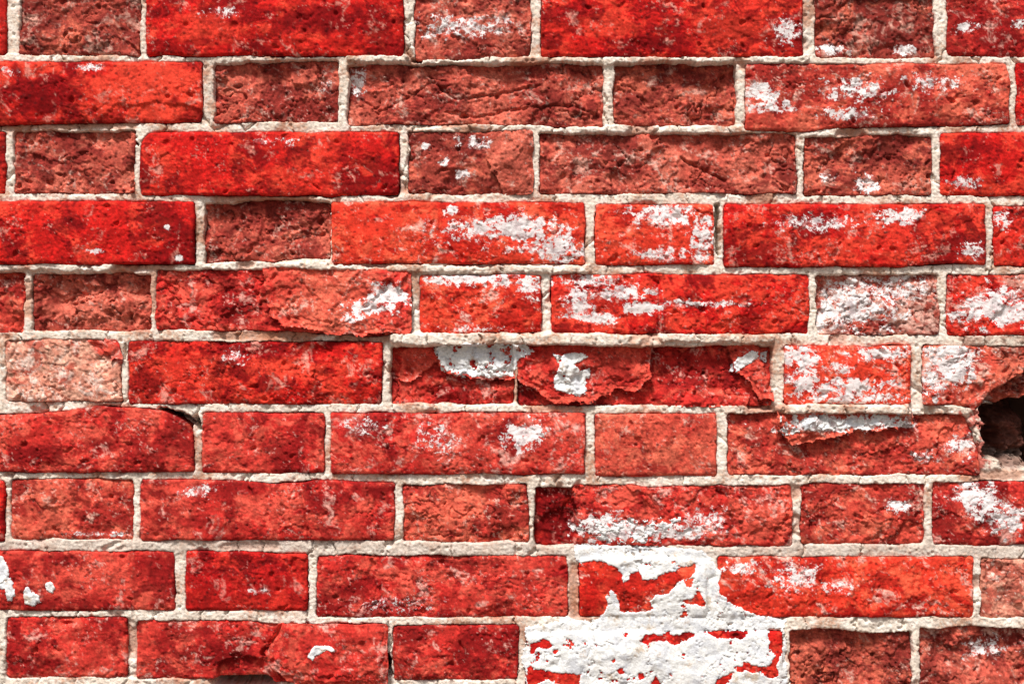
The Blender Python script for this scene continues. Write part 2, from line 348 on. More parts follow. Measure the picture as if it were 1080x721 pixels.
def brick_height(b, x, y, fine=True, cs=1.0):
    s = b['seed']; R = b['rough']
    wx = x + 7 * fbm(x, y, 30, 3, s + 11); wy = y + 7 * fbm(x, y, 30, 3, s + 12)
    h = np.full(x.shape, float(b['lev']), np.float32)
    h = h + 1.3 * fbm(x, y, 110, 2, s + 13) + (0.9 + 1.0 * R) * fbm(x, y, 26, 3, s + 14)
    v = (y - b['y0']) / (b['y1'] - b['y0']) * 2 - 1
    u = (x - b['x0']) / (b['x1'] - b['x0']) * 2 - 1
    if b['lev'] < -4:
        h = h + 3.2 * v + 1.2 * u * u
    else:
        h = h - (2.0 - 1.2 * R) * v * v - 0.8 * u ** 4
    # flaked ledges
    t = 2.6 * fbm(wx, wy, 58, 4, s + 15) + 9
    fl = np.floor(t); fr = t - fl
    h = h + (R ** 1.5) * 3.4 * (fl + sst(.72, .98, fr) - 9 + 0.2 * fr) * 0.75
    px_, py_ = x + 12 * fbm(x, y, 26, 4, s + 27, .6), (y + 12 * fbm(x, y, 26, 4, s + 28, .6)) * 1.5
    f1, f2, iv = worley(px_, py_, 44, s % 61)
    rr = np.clip(R + .35 * fbm(x, y, 80, 2, s + 29), 0, 1)
    h = h + rr ** 1.5 * (7.5 * (iv - .5) + 4.5 * (f1 - .4) * np.where(iv > .5, -1, 1) - 3.0 * sst(.06, 0, f2 - f1) * (iv > .3))
    h = h + (0.2 + 0.8 * R * R) * ridged(wx, wy, 15, 4, s + 16)
    for k in b['f']:
        if k[0] == 'crust' and cs > 0:
            q, lift = crust(b, k, x, y)
            h = h + cs * lift * sst(-.5, 1, q)
        elif k[0] == 'chip':
            q = poly_sdf(x + 2.0 * fbm(x, y, 10, 4, s + 21), y + 2.0 * fbm(x, y, 10, 4, s + 22), k[1])
            h = h - k[2] * sst(-0.5, 5.0, q) * (.8 + .45 * fbm(x, y, 15, 4, s + 28, .7))
        elif k[0] == 'step':
            q = poly_sdf(x + 2.5 * fbm(x, y, 14, 5, s + 21, .7), y + 2.5 * fbm(x, y, 14, 5, s + 22, .7), k[1])
            h = h - k[2] * sst(-.6, 1.2, q)
        elif k[0] == 'crk':
            q = line_dist(x + 1.8 * fbm(x, y, 12, 3, s + 23), y + 1.8 * fbm(x, y, 12, 3, s + 24), k[1])
            h = h - k[3] * np.exp(-(q / k[2]) ** 2)
    # worn rim
    d = inside(b, x, y)
    rn = b['rnd'] * (1 + 0.6 * fbm(x, y, 40, 2, s + 17))
    h = h - (1.6 - .8 * R) * (1 - np.clip(d / np.maximum(rn, 1.5), 0, 1)) ** 2
    if fine:
        rg = brick_grit(b, x, y)
        h = h + .35 * (1 - R) * fbm(x * .3, y, 5, 3, s + 46, .7)
        h = h + rg * (0.40 * fbm(x, y, 9.0, 3, s + 19, 0.75) + 0.62 * fbm(x, y, 3.3, 2, s + 20, 0.8))
        f1, f2, iv = worley(x, y, 5.5, s % 97)
        h = h - (0.4 + R) * 1.5 * sst(.34, .10, f1) * (iv > 0.90) + (0.5 + R) * 1.2 * sst(.45, .1, f1) * (iv < 0.14)
        f1, f2, iv = worley(wx, wy, 30, s % 89)
        h = h - (0.6 + R) * 3.6 * sst(.14, .03, f1) * (iv > 0.66)
        # hairline fissures
        f = np.abs(fbm(wx, wy, 40, 3, s + 25))
        gate = sst(0.0, .5, fbm(x, y, 60, 2, s + 26))
        h = h - (0.4 + 5.5 * R * R) * gate * sst(.055, .0, f)
    return h


def brick_colour(b, x, y):
    s = b['seed']; R = b['rough']
    base, dark, light, bloom = [lin(c) for c in PAL[b['pal']]]
    wx = x + 9 * fbm(x, y, 34, 3, s + 31); wy = y + 9 * fbm(x, y, 34, 3, s + 32)
    c = np.empty(x.shape + (3,), np.float32); c[:] = base
    n1 = fbm(wx, wy, 62, 6, s + 33, .72); n2 = fbm(wx, wy, 38, 6, s + 34, .78); n3 = fbm(wx, wy, 28, 5, s + 35, .82)
    st = fbm(wx * .28, wy, 11, 4, s + 47, .75); n1 = n1 + .38 * st; n2 = n2 - .3 * st
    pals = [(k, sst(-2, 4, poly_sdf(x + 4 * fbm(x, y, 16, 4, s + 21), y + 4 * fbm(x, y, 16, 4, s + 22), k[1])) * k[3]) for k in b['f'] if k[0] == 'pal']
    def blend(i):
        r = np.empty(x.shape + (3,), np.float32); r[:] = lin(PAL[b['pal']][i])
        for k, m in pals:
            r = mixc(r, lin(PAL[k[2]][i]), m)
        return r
    c = mixc(blend(0), blend(2), .45 * sst(-.3, .7, fbm(x, y, 130, 3, s + 48)))
    dk = .92 * sst(.34 - 1.0 * b['dark'], .78 - 1.0 * b['dark'], n1)
    lt = .9 * sst(.45 - 1.0 * b['light'], .85 - 1.0 * b['light'], n2)
    bl = sst(.6 - 1.0 * b['bloom'], 1.15 - .9 * b['bloom'], n3)
    wh = np.full(x.shape, 0.0, np.float32)
    for k in b['f']:
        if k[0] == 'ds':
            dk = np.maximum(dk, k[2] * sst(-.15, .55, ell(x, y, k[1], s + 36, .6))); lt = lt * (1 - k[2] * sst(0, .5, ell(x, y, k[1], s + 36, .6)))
        elif k[0] == 'crust':
            q = poly_sdf(x + 4.2 * fbm(x, y, 18, 5, s + 21, .72), y + 4.2 * fbm(x, y, 18, 5, s + 22, .72), k[1])
            m = sst(-.5, 1, q) * sst(7, 2, q + 2 * fbm(x, y, 10, 3, s + 43)); lt = np.maximum(lt, .9 * m); dk = dk * (1 - .8 * sst(-.5, 1, q))
        elif k[0] == 'hi':
            m = k[2] * sst(-.15, .5, ell(x, y, k[1], s + 37, .5)); lt = np.maximum(lt, m); dk = dk * (1 - .8 * m)
        elif k[0] == 'wht':
            wh = np.maximum(wh, k[2] * (.82 if b['course'] in 'ABC' else 1.0) * sst(-.35, .75, ell(x, y, k[1], s + 38, .55) + .5 * fbm(wx * 1.0, wy * 1.9, 24, 5, s + 45, .8)))
    c = mixc(c, blend(2), np.clip(lt, 0, 1) * .85)
    c = mixc(c, blend(1), np.clip(dk, 0, 1) * .9)
    c = mixc(c, blend(3), np.clip(bl, 0, 1) * .7)
    g = fbm(x, y, 8, 4, s + 39, .95)
    gt = brick_grit(b, x, y)
    c = c * np.exp((.30 + .26 * gt) * np.clip(g, -1.7, 1.5) + .36 * np.clip(fbm(wx, wy, 19, 5, s + 50, .85), -1.5, 1.0))[..., None]
    # pale sand grains
    gq = fbm(x, y, 5.0, 3, s + 40, .95) + .8 * n3 + .35 * b['speck'] + .2 * b['bloom'] + .35 * (gt - .55)
    c = mixc(c, blend(3) * .95 + .05, .68 * sst(.78, 1.2, gq))
    # dark burnt grains
    f1, f2, iv = worley(x, y, 7, s % 83)
    c = mixc(c, lin((58, 14, 14)) + 0 * c, .6 * sst(.32, .12, f1) * (iv > .86))
    hz = .3 * sst(.1, .8, wh) * sst(-.4, .5, n3)
    c = mixc(c, lin((206, 184, 184)) + 0 * c, hz)
    wh = np.minimum(wh, .95) * (.66 + .75 * np.clip(ridged(wx * .7, wy * 1.2, 12, 5, s + 49), -.45, .8))
    wh = wh + .09 * b['speck'] * np.clip(2.2 * n3 - .25, -.6, 1.6)
    return np.clip(c, 0.002, 1), np.clip(wh, 0, 1.5)


# ------------------------------------------------------------------ meshes
def mesh_from(name, co, quads, mat, attrs=None, loc=(0, 0, 0), extra=None, smooth=True):
    me = bpy.data.meshes.new(name)
    nq = len(quads)
    loops = quads.astype(np.int32).ravel(); starts = np.arange(nq, dtype=np.int32) * 4
    if extra is not None:
        starts = np.append(starts, len(loops)).astype(np.int32); loops = np.concatenate([loops, extra.astype(np.int32)])
    me.vertices.add(len(co)); me.loops.add(len(loops)); me.polygons.add(len(starts))
    me.vertices.foreach_set('co', (co - np.array(loc)).astype(np.float32).ravel())
    me.loops.foreach_set('vertex_index', loops)
    me.polygons.foreach_set('loop_start', starts)
    me.update(calc_edges=True)
    me.polygons.foreach_set('use_smooth', np.full(len(starts), smooth))
    for k, v in (attrs or {}).items():
        if v.ndim == 2:
            a = me.attributes.new(k, 'FLOAT_COLOR', 'POINT')
            a.data.foreach_set('color', np.concatenate([v, np.ones((len(v), 1), np.float32)], 1).astype(np.float32).ravel())
        else:
            a = me.attributes.new(k, 'FLOAT', 'POINT')
            a.data.foreach_set('value', v.astype(np.float32))
    me.materials.append(mat)
    o = bpy.data.objects.new(name, me)
    o.location = loc
    col.objects.link(o)
    return o


def world(x, y, h):
    return np.stack([(x - CX) * PX, -h * PX, CZ + (CY - y) * PX], -1)


def grid_quads(nx, ny, off=0):
    i = np.arange(nx - 1)[None, :] + nx * np.arange(ny - 1)[:, None]
    i = i.ravel() + off
    return np.stack([i, i + nx, i + nx + 1, i + 1], 1)   # y grows downwards: faces -Y


def brick_grid(b, step, back=45.0):
    nx = max(6, int(round((b['x1'] - b['x0']) / step)) + 1); ny = max(5, int(round((b['y1'] - b['y0']) / step)) + 1)
    u, v = np.meshgrid(np.linspace(0, 1, nx), np.linspace(0, 1, ny))
    xn = b['x0'] + u * (b['x1'] - b['x0']); yn = b['y0'] + v * (b['y1'] - b['y0'])
    xl, xr, yt, yb = edges(b, xn, yn)
    x = xl + u * (xr - xl); y = yt + v * (yb - yt)
    # pull in the corners
    dx = np.minimum(x - xl, xr - x); dy = np.minimum(y - yt, yb - y); r = 2.6
    cx, cy = np.maximum(r - dx, 0), np.maximum(r - dy, 0)
    q = np.hypot(cx, cy); m = np.maximum(cx, cy); k = np.where(q > 1e-6, m / np.maximum(q, 1e-6), 1)
    sx = np.where(u < .5, 1, -1); sy = np.where(v < .5, 1, -1)
    x = x + sx * (cx - cx * k); y = y + sy * (cy - cy * k)
    h = brick_height(b, x, y, cs=.2)
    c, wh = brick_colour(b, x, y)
    gr = np.clip(brick_grit(b, x, y), .15, 1)
    co = world(x, y, h).reshape(-1, 3)
    quads = grid_quads(nx, ny)
    ring = np.concatenate([np.arange(nx), nx - 1 + nx * np.arange(1, ny), nx * (ny - 1) + np.arange(nx - 2, -1, -1), nx * np.arange(ny - 2, 0, -1)])
    n0 = nx * ny; nr = len(ring)
    bx, by = x.ravel()[ring], y.ravel()[ring]
    s1 = world(bx, by, np.full(nr, -back)); 
    co = np.concatenate([co, s1])
    j = np.arange(nr); jn = (j + 1) % nr
    quads = np.concatenate([quads, np.stack([ring[j], ring[jn], n0 + jn, n0 + j], 1)])
    cc = c.reshape(-1, 3); ww = np.stack([wh.ravel(), gr.ravel()], 1)
    cc = np.concatenate([cc, cc[ring]]); ww = np.concatenate([ww, np.stack([0 * ww[ring, 0], ww[ring, 1]], 1)])
    return co, quads, cc, ww, n0 + np.arange(nr)


# ------------------------------------------------------------------ mortar
GX0, GX1, GY0, GY1 = -14.0, 1094.0, -14.0, 735.0
# (polyline, width, depth): joints broken open
HOLE = [(1036, 428), (1058, 420), (1090, 414), (1130, 418), (1150, 440), (1150, 490), (1120, 497), (1060, 494), (1042, 484), (1036, 470), (1039, 452), (1034, 440)]
GAPS = [([(168, 432), (190, 437), (206, 446)], 4, 22), ([(230, 718), (284, 719)], 12, 60), ([(205, 440), (209, 452)], 4, 20), ([(409, 692), (410, 712)], 4, 22), ([(138, 146), (144, 152)], 3, 12),
        ([(757, 217), (757, 245), (758, 266)], 3.2, 20), ([(792, 430), (812, 430)], 4, 9), ([(132, 362), (130, 378)], 2, 6), ([(435, 62), (444, 64)], 3, 14)]
LEDGE = [([(418, 357), (560, 359), (694, 361)], 9, 10), ([(700, 357), (812, 357)], 6, 4), ([(826, 431), (955, 432)], 8, 11), ([(370, 61), (428, 62)], 6, 5), ([(445, 64), (630, 64)], 5, 3),
         ([(0, 62), (130, 63)], 6, 3), ([(580, 136), (790, 137)], 6, 2), ([(0, 281), (125, 281)], 6, 4), ([(295, 281), (345, 281)], 7, 4), ([(350, 284), (620, 284)], 5, 4), ([(640, 64), (850, 63)], 5, 3)]
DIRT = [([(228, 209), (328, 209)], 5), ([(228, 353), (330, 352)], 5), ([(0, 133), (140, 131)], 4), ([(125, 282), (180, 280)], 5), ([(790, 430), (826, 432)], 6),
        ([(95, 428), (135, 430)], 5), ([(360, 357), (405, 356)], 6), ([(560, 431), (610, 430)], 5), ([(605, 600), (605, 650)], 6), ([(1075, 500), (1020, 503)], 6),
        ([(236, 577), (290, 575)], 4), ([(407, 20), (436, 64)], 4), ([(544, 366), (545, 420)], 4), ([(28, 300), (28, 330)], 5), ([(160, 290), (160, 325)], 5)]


def brick_cover(x, y, bricks):
    """distance inside the nearest brick (positive) or outside it (negative)"""
    D = np.full(x.shape, -40.0, np.float32)
    gx, gy = x[0], y[:, 0]
    for b in bricks:
        i0, i1 = np.searchsorted(gx, [b['x0'] - 16, b['x1'] + 16]); j0, j1 = np.searchsorted(gy, [b['y0'] - 16, b['y1'] + 16])
        if i1 <= i0 or j1 <= j0:
            continue
        sl = (slice(j0, j1), slice(i0, i1))
        D[sl] = np.maximum(D[sl], inside(b, x[sl], y[sl]))
    return D


def mortar_height(x, y, D, feats=True):
    wob = .9 * fbm(x, y, 14, 5, 301, .75) + .6 * fbm(x, y, 45, 2, 302)
    D = D + wob + .05 + .8 * fbm(x, y, 60, 3, 334)
    L = -2.9 + 1.6 * fbm(x, y, 90, 3, 303) + .5 * fbm(x, y, 22, 3, 304)
    L = L + .55 * fbm(x, y, 8, 3, 305, .75) + .7 * fbm(x, y, 3.2, 2, 306, .8)
    f1, f2, iv = worley(x, y, 11, 31)
    L = L - 2.2 * sst(.25, .05, f1) * (iv > .8)
    # cross cracks
    f1, f2, iv = worley(x + 5 * fbm(x, y, 14, 3, 307), y * .35, 52, 41)
    L = L + 1.6 * (iv - .5) - 4.0 * sst(.04, 0, f2 - f1) * sst(-.4, .1, fbm(x, y, 120, 2, 308))
    if feats:
        for pl, wd, hh in LEDGE:
            q = line_dist(x, y + 3.2 * fbm(x, y, 24, 5, 312, .7), pl)
            L = L + hh * sst(wd, wd * .55, q)
    # broken-away stretches
    lost = sst(.45, .75, fbm(x, y, 70, 4, 309, .6))
    L = L - 4.0 * lost
    t = np.maximum(-D, 0)
    L = L - (0.1 + 2.4 * sst(-.2, .7, fbm(x, y, 45, 3, 319))) * np.exp(-t / 1.1)
    hole = np.zeros(x.shape, np.float32)
    if feats:
        for pl, wd, dp in GAPS:
            q = line_dist(x + 2 * fbm(x, y, 9, 3, 310), y + 2 * fbm(x, y, 9, 3, 311), pl)
            L = L - dp * sst(wd, wd * .3, q)
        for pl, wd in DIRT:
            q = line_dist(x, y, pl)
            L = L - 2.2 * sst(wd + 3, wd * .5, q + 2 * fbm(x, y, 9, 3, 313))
        q = poly_sdf(x + 6.5 * fbm(x, y, 20, 5, 315, .72), y + 5.5 * fbm(x, y, 20, 5, 316, .72), HOLE)
        hole = sst(-1, 4, q)
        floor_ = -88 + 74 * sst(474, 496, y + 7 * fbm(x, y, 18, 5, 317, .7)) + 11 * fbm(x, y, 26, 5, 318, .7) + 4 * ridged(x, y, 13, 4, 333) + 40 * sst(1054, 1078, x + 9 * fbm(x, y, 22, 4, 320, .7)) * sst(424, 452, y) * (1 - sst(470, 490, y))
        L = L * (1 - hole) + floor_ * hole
    drop = sst(-0.5, 1.7, D)
    L = L - 26 * drop
    return L, D, hole, lost


def mortar_colour(x, y, D, hole, lost):
    n1 = fbm(x, y, 60, 6, 321, .74); n2 = fbm(x, y, 16, 5, 322, .7); n3 = fbm(x, y, 3.6, 3, 323, .8)
    c = np.empty(x.shape + (3,), np.float32); c[:] = lin((220, 205, 189))
    c = mixc(c, lin((240, 231, 219)) + 0 * c, .85 * sst(-.25, .35, n2))
    c = mixc(c, lin((182, 140, 114)) + 0 * c, .8 * sst(.02, .6, n1 + .45 * n3))
    c = mixc(c, lin((150, 96, 74)) + 0 * c, .6 * sst(.45, .95, n1 + .4 * n3))
    c = mixc(c, lin((176, 120, 96)) + 0 * c, .7 * lost)
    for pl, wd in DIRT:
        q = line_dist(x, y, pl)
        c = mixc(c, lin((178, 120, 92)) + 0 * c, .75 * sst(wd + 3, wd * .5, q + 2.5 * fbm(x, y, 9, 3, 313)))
    c = mixc(c, lin((186, 104, 82)) + 0 * c, .55 * np.exp(-np.maximum(-D, 0) / 2.2) * sst(-.25, .6, n2 + .5 * n1))
    grey = sst(560, 572, y) * sst(592, 584, y)
    c = mixc(c, lin((190, 172, 160)) + 0 * c, .55 * grey)
    c = c * np.exp(.32 * np.clip(n3, -1.7, .9))[..., None]
    f1, f2, iv = worley(x, y, 6, 61)
    c = mixc(c, lin((120, 82, 66)) + 0 * c, .6 * sst(.28, .1, f1) * (iv > .78))
    q = poly_sdf(x + 3 * fbm(x, y, 12, 4, 331), y + 3 * fbm(x, y, 12, 4, 332), [(1012, 432), (1036, 424), (1048, 470), (1050, 496), (1026, 496)])
    c = mixc(c, lin((168, 72, 58)) * np.exp(.4 * n2)[..., None], .9 * sst(-1, 3, q) * sst(-.35, .1, n2))
    q = poly_sdf(x + 3 * fbm(x, y, 12, 4, 331), y + 3 * fbm(x, y, 12, 4, 332), [(1000, 352), (1100, 352), (1100, 372), (1010, 372)])
    c = mixc(c, lin((150, 104, 84)) + 0 * c, .8 * sst(-1, 3, q) * sst(-.4, .2, n2))
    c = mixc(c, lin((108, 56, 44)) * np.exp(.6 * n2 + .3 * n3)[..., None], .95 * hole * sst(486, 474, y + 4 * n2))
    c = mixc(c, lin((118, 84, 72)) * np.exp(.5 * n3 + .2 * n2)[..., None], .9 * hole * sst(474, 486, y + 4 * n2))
    return np.clip(c, 0.003, 1)


def mortar_mesh(x0, x1, y0, y1, step, bricks, feats=True, keep=None):
    gx = np.arange(x0, x1 + step * .5, step); gy = np.arange(y0, y1 + step * .5, step)
    x, y = np.meshgrid(gx, gy)
    D0 = brick_cover(x, y, bricks)
    h, D, hole, lost = mortar_height(x, y, D0, feats)
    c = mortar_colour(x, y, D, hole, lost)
    nx, ny = len(gx), len(gy)
    quads = grid_quads(nx, ny)
    ok = (D.ravel()[quads] < 6.5).any(1)
    if keep is not None:
        ok &= keep(x, y).ravel()[quads].all(1)
    quads = quads[ok]
    used = np.zeros(nx * ny, bool); used[quads.ravel()] = True
    idx = np.cumsum(used) - 1
    return world(x, y, h).reshape(-1, 3)[used], idx[quads], c.reshape(-1, 3)[used]


# ------------------------------------------------------------------ materials
def new_mat(name):
    m = bpy.data.materials.new(name); m.use_nodes = True
    t = m.node_tree; p = t.nodes['Principled BSDF']
    p.inputs['Roughness'].default_value = .92
    p.inputs['Specular IOR Level'].default_value = .12
    return m, t, p


def node(t, kind, **kw):
    n = t.nodes.new(kind)
    for k, v in kw.items():
        if k in n.inputs.keys():
            n.inputs[k].default_value = v
        else:
            setattr(n, k, v)
    return n


def weathered(name, grain, bump, whitec=(236, 232, 230), white=True):
    m, t, p = new_mat(name)
    L = t.links.new
    a = node(t, 'ShaderNodeAttribute', attribute_name='tint')
    tc = node(t, 'ShaderNodeTexCoord')
    oi = node(t, 'ShaderNodeObjectInfo')
    off = node(t, 'ShaderNodeVectorMath', operation='MULTIPLY_ADD')
    L(oi.outputs['Random'], off.inputs[0]); off.inputs[1].default_value = (3.1, 1.7, 2.3); L(tc.outputs['Object'], off.inputs[2])
    n1 = node(t, 'ShaderNodeTexNoise', Scale=620.0, Detail=4.0, Roughness=.72); L(off.outputs[0], n1.inputs['Vector'])
    n2 = node(t, 'ShaderNodeTexNoise', Scale=210.0, Detail=5.0, Roughness=.75); L(off.outputs[0], n2.inputs['Vector'])
    mr = node(t, 'ShaderNodeMapRange'); L(n1.outputs['Fac'], mr.inputs['Value'])
    mr.inputs['From Min'].default_value = .3; mr.inputs['From Max'].default_value = .7
    mr.inputs['To Min'].default_value = 1 - grain; mr.inputs['To Max'].default_value = 1 + grain
    mul = node(t, 'ShaderNodeVectorMath', operation='SCALE'); L(a.outputs['Color'], mul.inputs[0]); L(mr.outputs[0], mul.inputs['Scale'])
    cur = mul.outputs[0]
    if white:
        aw = node(t, 'ShaderNodeAttribute', attribute_name='bloom')
        # white salts: the soft field decides where, the fine noise draws the ragged edge
        s1 = node(t, 'ShaderNodeMath', operation='MULTIPLY_ADD'); L(n2.outputs['Fac'], s1.inputs[0]); s1.inputs[1].default_value = 2.6
        L(aw.outputs['Fac'], s1.inputs[2])
        s3 = node(t, 'ShaderNodeMath', operation='MULTIPLY_ADD'); L(n1.outputs['Fac'], s3.inputs[0]); s3.inputs[1].default_value = 1.7; L(s1.outputs[0], s3.inputs[2])
        s2 = node(t, 'ShaderNodeMapRange'); L(s3.outputs[0], s2.inputs['Value'])
        s2.inputs['From Min'].default_value = 2.52; s2.inputs['From Max'].default_value = 2.74
        s2.inputs['To Max'].default_value = .9
        n4 = node(t, 'ShaderNodeTexNoise', Scale=110.0, Detail=6.0, Roughness=.8); L(off.outputs[0], n4.inputs['Vector'])
        wr = node(t, 'ShaderNodeValToRGB'); L(n4.outputs['Fac'], wr.inputs['Fac'])
        wr.color_ramp.elements[0].position = .36; wr.color_ramp.elements[0].color = tuple(lin((182, 170, 172))) + (1,)
        wr.color_ramp.elements[1].position = .50; wr.color_ramp.elements[1].color = tuple(lin(whitec)) + (1,)
        gw = node(t, 'ShaderNodeMapRange'); L(aw.outputs['Fac'], gw.inputs['Value'])
        gw.inputs['From Min'].default_value = .02; gw.inputs['From Max'].default_value = .22
        gm_ = node(t, 'ShaderNodeMath', operation='MULTIPLY'); L(s2.outputs[0], gm_.inputs[0]); L(gw.outputs[0], gm_.inputs[1])
        mx = node(t, 'ShaderNodeMix', data_type='RGBA')
        L(gm_.outputs[0], mx.inputs['Factor']); L(cur, mx.inputs[6]); L(wr.outputs[0], mx.inputs[7])
        cur = mx.outputs[2]
    L(cur, p.inputs['Base Color'])
    ad = node(t, 'ShaderNodeMath', operation='MULTIPLY_ADD'); L(n1.outputs['Fac'], ad.inputs[0]); ad.inputs[1].default_value = .6; L(n2.outputs['Fac'], ad.inputs[2])
    bp = node(t, 'ShaderNodeBump', Strength=bump, Distance=.0012); L(ad.outputs[0], bp.inputs['Height'])
    if white:
        ag = node(t, 'ShaderNodeAttribute', attribute_name='grit')
        bs = node(t, 'ShaderNodeMath', operation='MULTIPLY'); L(ag.outputs['Fac'], bs.inputs[0]); bs.inputs[1].default_value = bump * 1.25
        L(bs.outputs[0], bp.inputs['Strength'])
    L(bp.outputs[0], p.inputs['Normal'])
    return m


M_BRICK = weathered('fired_brick', .26, .55)
M_MORTAR = weathered('lime_mortar', .16, .5, white=False)


def simple(name, rgb, var, scale, bump=.4):
    m, t, p = new_mat(name)
    L = t.links.new
    tc = node(t, 'ShaderNodeTexCoord')
    n = node(t, 'ShaderNodeTexNoise', Scale=scale, Detail=7.0, Roughness=.7); L(tc.outputs['Object'], n.inputs['Vector'])
    r = node(t, 'ShaderNodeValToRGB'); L(n.outputs['Fac'], r.inputs['Fac'])
    c = lin(rgb)
    r.color_ramp.elements[0].position = .3; r.color_ramp.elements[1].position = .7
    r.color_ramp.elements[0].color = tuple(c * (1 - var)) + (1,); r.color_ramp.elements[1].color = tuple(np.minimum(c * (1 + var), 1)) + (1,)
    L(r.outputs[0], p.inputs['Base Color'])
    b = node(t, 'ShaderNodeBump', Strength=bump, Distance=.001); L(n.outputs['Fac'], b.inputs['Height']); L(b.outputs[0], p.inputs['Normal'])
    return m


M_PAINT = simple('old_white_paint', (232, 234, 236), .12, 160.0)
M_GROUND = simple('trodden_earth', (110, 100, 90), .3, 30.0)

# ------------------------------------------------------------------ ground
gs = 60.0
gm = bpy.data.meshes.new('ground')
gm.from_pydata([(-gs, -gs, 0), (gs, -gs, 0), (gs, gs, 0), (-gs, gs, 0)], [], [(0, 1, 2, 3)])
gm.materials.append(M_GROUND)
ground = bpy.data.objects.new('ground', gm); ground['kind'] = 'structure'
col.objects.link(ground)

# ------------------------------------------------------------------ the wall
wall = bpy.data.objects.new('brick_wall', None)
wall.location = (0, 0, 0)
wall['label'] = 'weathered red brick wall with pale mortar joints and patches of old white paint'
wall['category'] = 'wall'
wall['kind'] = 'thing'
col.objects.link(wall)

STEP = 1.02
for b in B:
    co, quads, cc, ww, loop = brick_grid(b, STEP if True else 3)
    loc = tuple(world(np.array((b['x0'] + b['x1']) / 2.0), np.array((b['y0'] + b['y1']) / 2.0), np.array(0.0)))
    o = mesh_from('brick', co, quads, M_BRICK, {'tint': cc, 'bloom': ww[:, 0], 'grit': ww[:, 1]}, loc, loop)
    o.parent = wall
    if b['label']:
        o['label'] = b['label']
    b['obj'] = o

co, quads, cc = mortar_mesh(GX0, GX1, GY0, GY1, STEP, B)
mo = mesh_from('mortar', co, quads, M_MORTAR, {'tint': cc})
mo.parent = wall


# ------------------------------------------------------------------ old paint and lime crusts, as thin skins that follow what they lie on
def surface(x, y):
    D = brick_cover(x, y, B)
    h = mortar_height(x, y, D)[0]
    gx, gy = x[0], y[:, 0]
    for b in B:
        i0, i1 = np.searchsorted(gx, [b['x0'] - 2, b['x1'] + 2]); j0, j1 = np.searchsorted(gy, [b['y0'] - 2, b['y1'] + 2])
        if i1 <= i0 or j1 <= j0:
            continue
        sl = (slice(j0, j1), slice(i0, i1))
        bh = brick_height(b, x[sl], y[sl]) - 6 * np.maximum(-inside(b, x[sl], y[sl]), 0)
        h[sl] = np.maximum(h[sl], bh)
    return h


def blur(h, n):
    for _ in range(n):
        p = np.pad(h, 1, mode='edge')
        h = (p[1:-1, 1:-1] * 2 + p[:-2, 1:-1] + p[2:, 1:-1] + p[1:-1, :-2] + p[1:-1, 2:]) / 6
    return h


def solid(name, x, y, top, bot, s, step, mat, attrs):
    """the part of a lattice where s > 0, its outline slid onto s = 0, closed below and round the rim"""
    gyv, gxv = np.gradient(s, step)
    g2 = np.maximum(gxv ** 2 + gyv ** 2, .15)
    out = s < 0
    x = x + np.where(out, np.clip(-s * gxv / g2, -step, step), 0); y = y + np.where(out, np.clip(-s * gyv / g2, -step, step), 0)
    ny, nx = x.shape
    quads = grid_quads(nx, ny)
    quads = quads[(s.ravel()[quads] > 0).any(1)]
    used = np.zeros(nx * ny, bool); used[quads.ravel()] = True
    idx = np.cumsum(used) - 1
    n = int(used.sum()); q = idx[quads]
    e = np.concatenate([q[:, [0, 1]], q[:, [1, 2]], q[:, [2, 3]], q[:, [3, 0]]]).astype(np.int64)
    key = np.sort(e, 1); key = key[:, 0] * n + key[:, 1]
    u, inv, cnt = np.unique(key, return_inverse=True, return_counts=True)
    rim = e[cnt[inv.ravel()] == 1]
    quads = np.concatenate([q, q[:, ::-1] + n, np.stack([rim[:, 1], rim[:, 0], rim[:, 0] + n, rim[:, 1] + n], 1)])
    co = np.concatenate([world(x, y, top).reshape(-1, 3)[used], world(x, y, bot).reshape(-1, 3)[used]])
    at = {}
    for k, v in attrs.items():
        v = v.reshape(-1, 3)[used] if v.ndim == 3 else v.ravel()[used]
        at[k] = np.concatenate([v, v])
    return mesh_from(name, co, quads, mat, at)


def flake(b, k, step=0.95):
    p = k[1]
    x, y = np.meshgrid(np.arange(max(min(q[0] for q in p) - 8, -13), max(q[0] for q in p) + 8, step), np.arange(min(q[1] for q in p) - 8, max(q[1] for q in p) + 8, step))
    q, lift = crust(b, k, x, y)
    q = np.minimum(q + 1.0 * fbm(x, y, 5.0, 3, b['seed'] + 51, .85), inside(b, x, y) + 1.8)
    h = blur(brick_height(b, x, y, cs=0), 1) + lift
    th = 1.0 + .13 * k[2]
    c, wh = brick_colour(b, x, y)
    o = solid('flake', x, y, h, h - th, q, step, M_BRICK, {'tint': c, 'bloom': wh, 'grit': np.clip(brick_grit(b, x, y), .3, 1)})
    o.parent = b['obj']; o.location = -Vector(b['obj'].location)


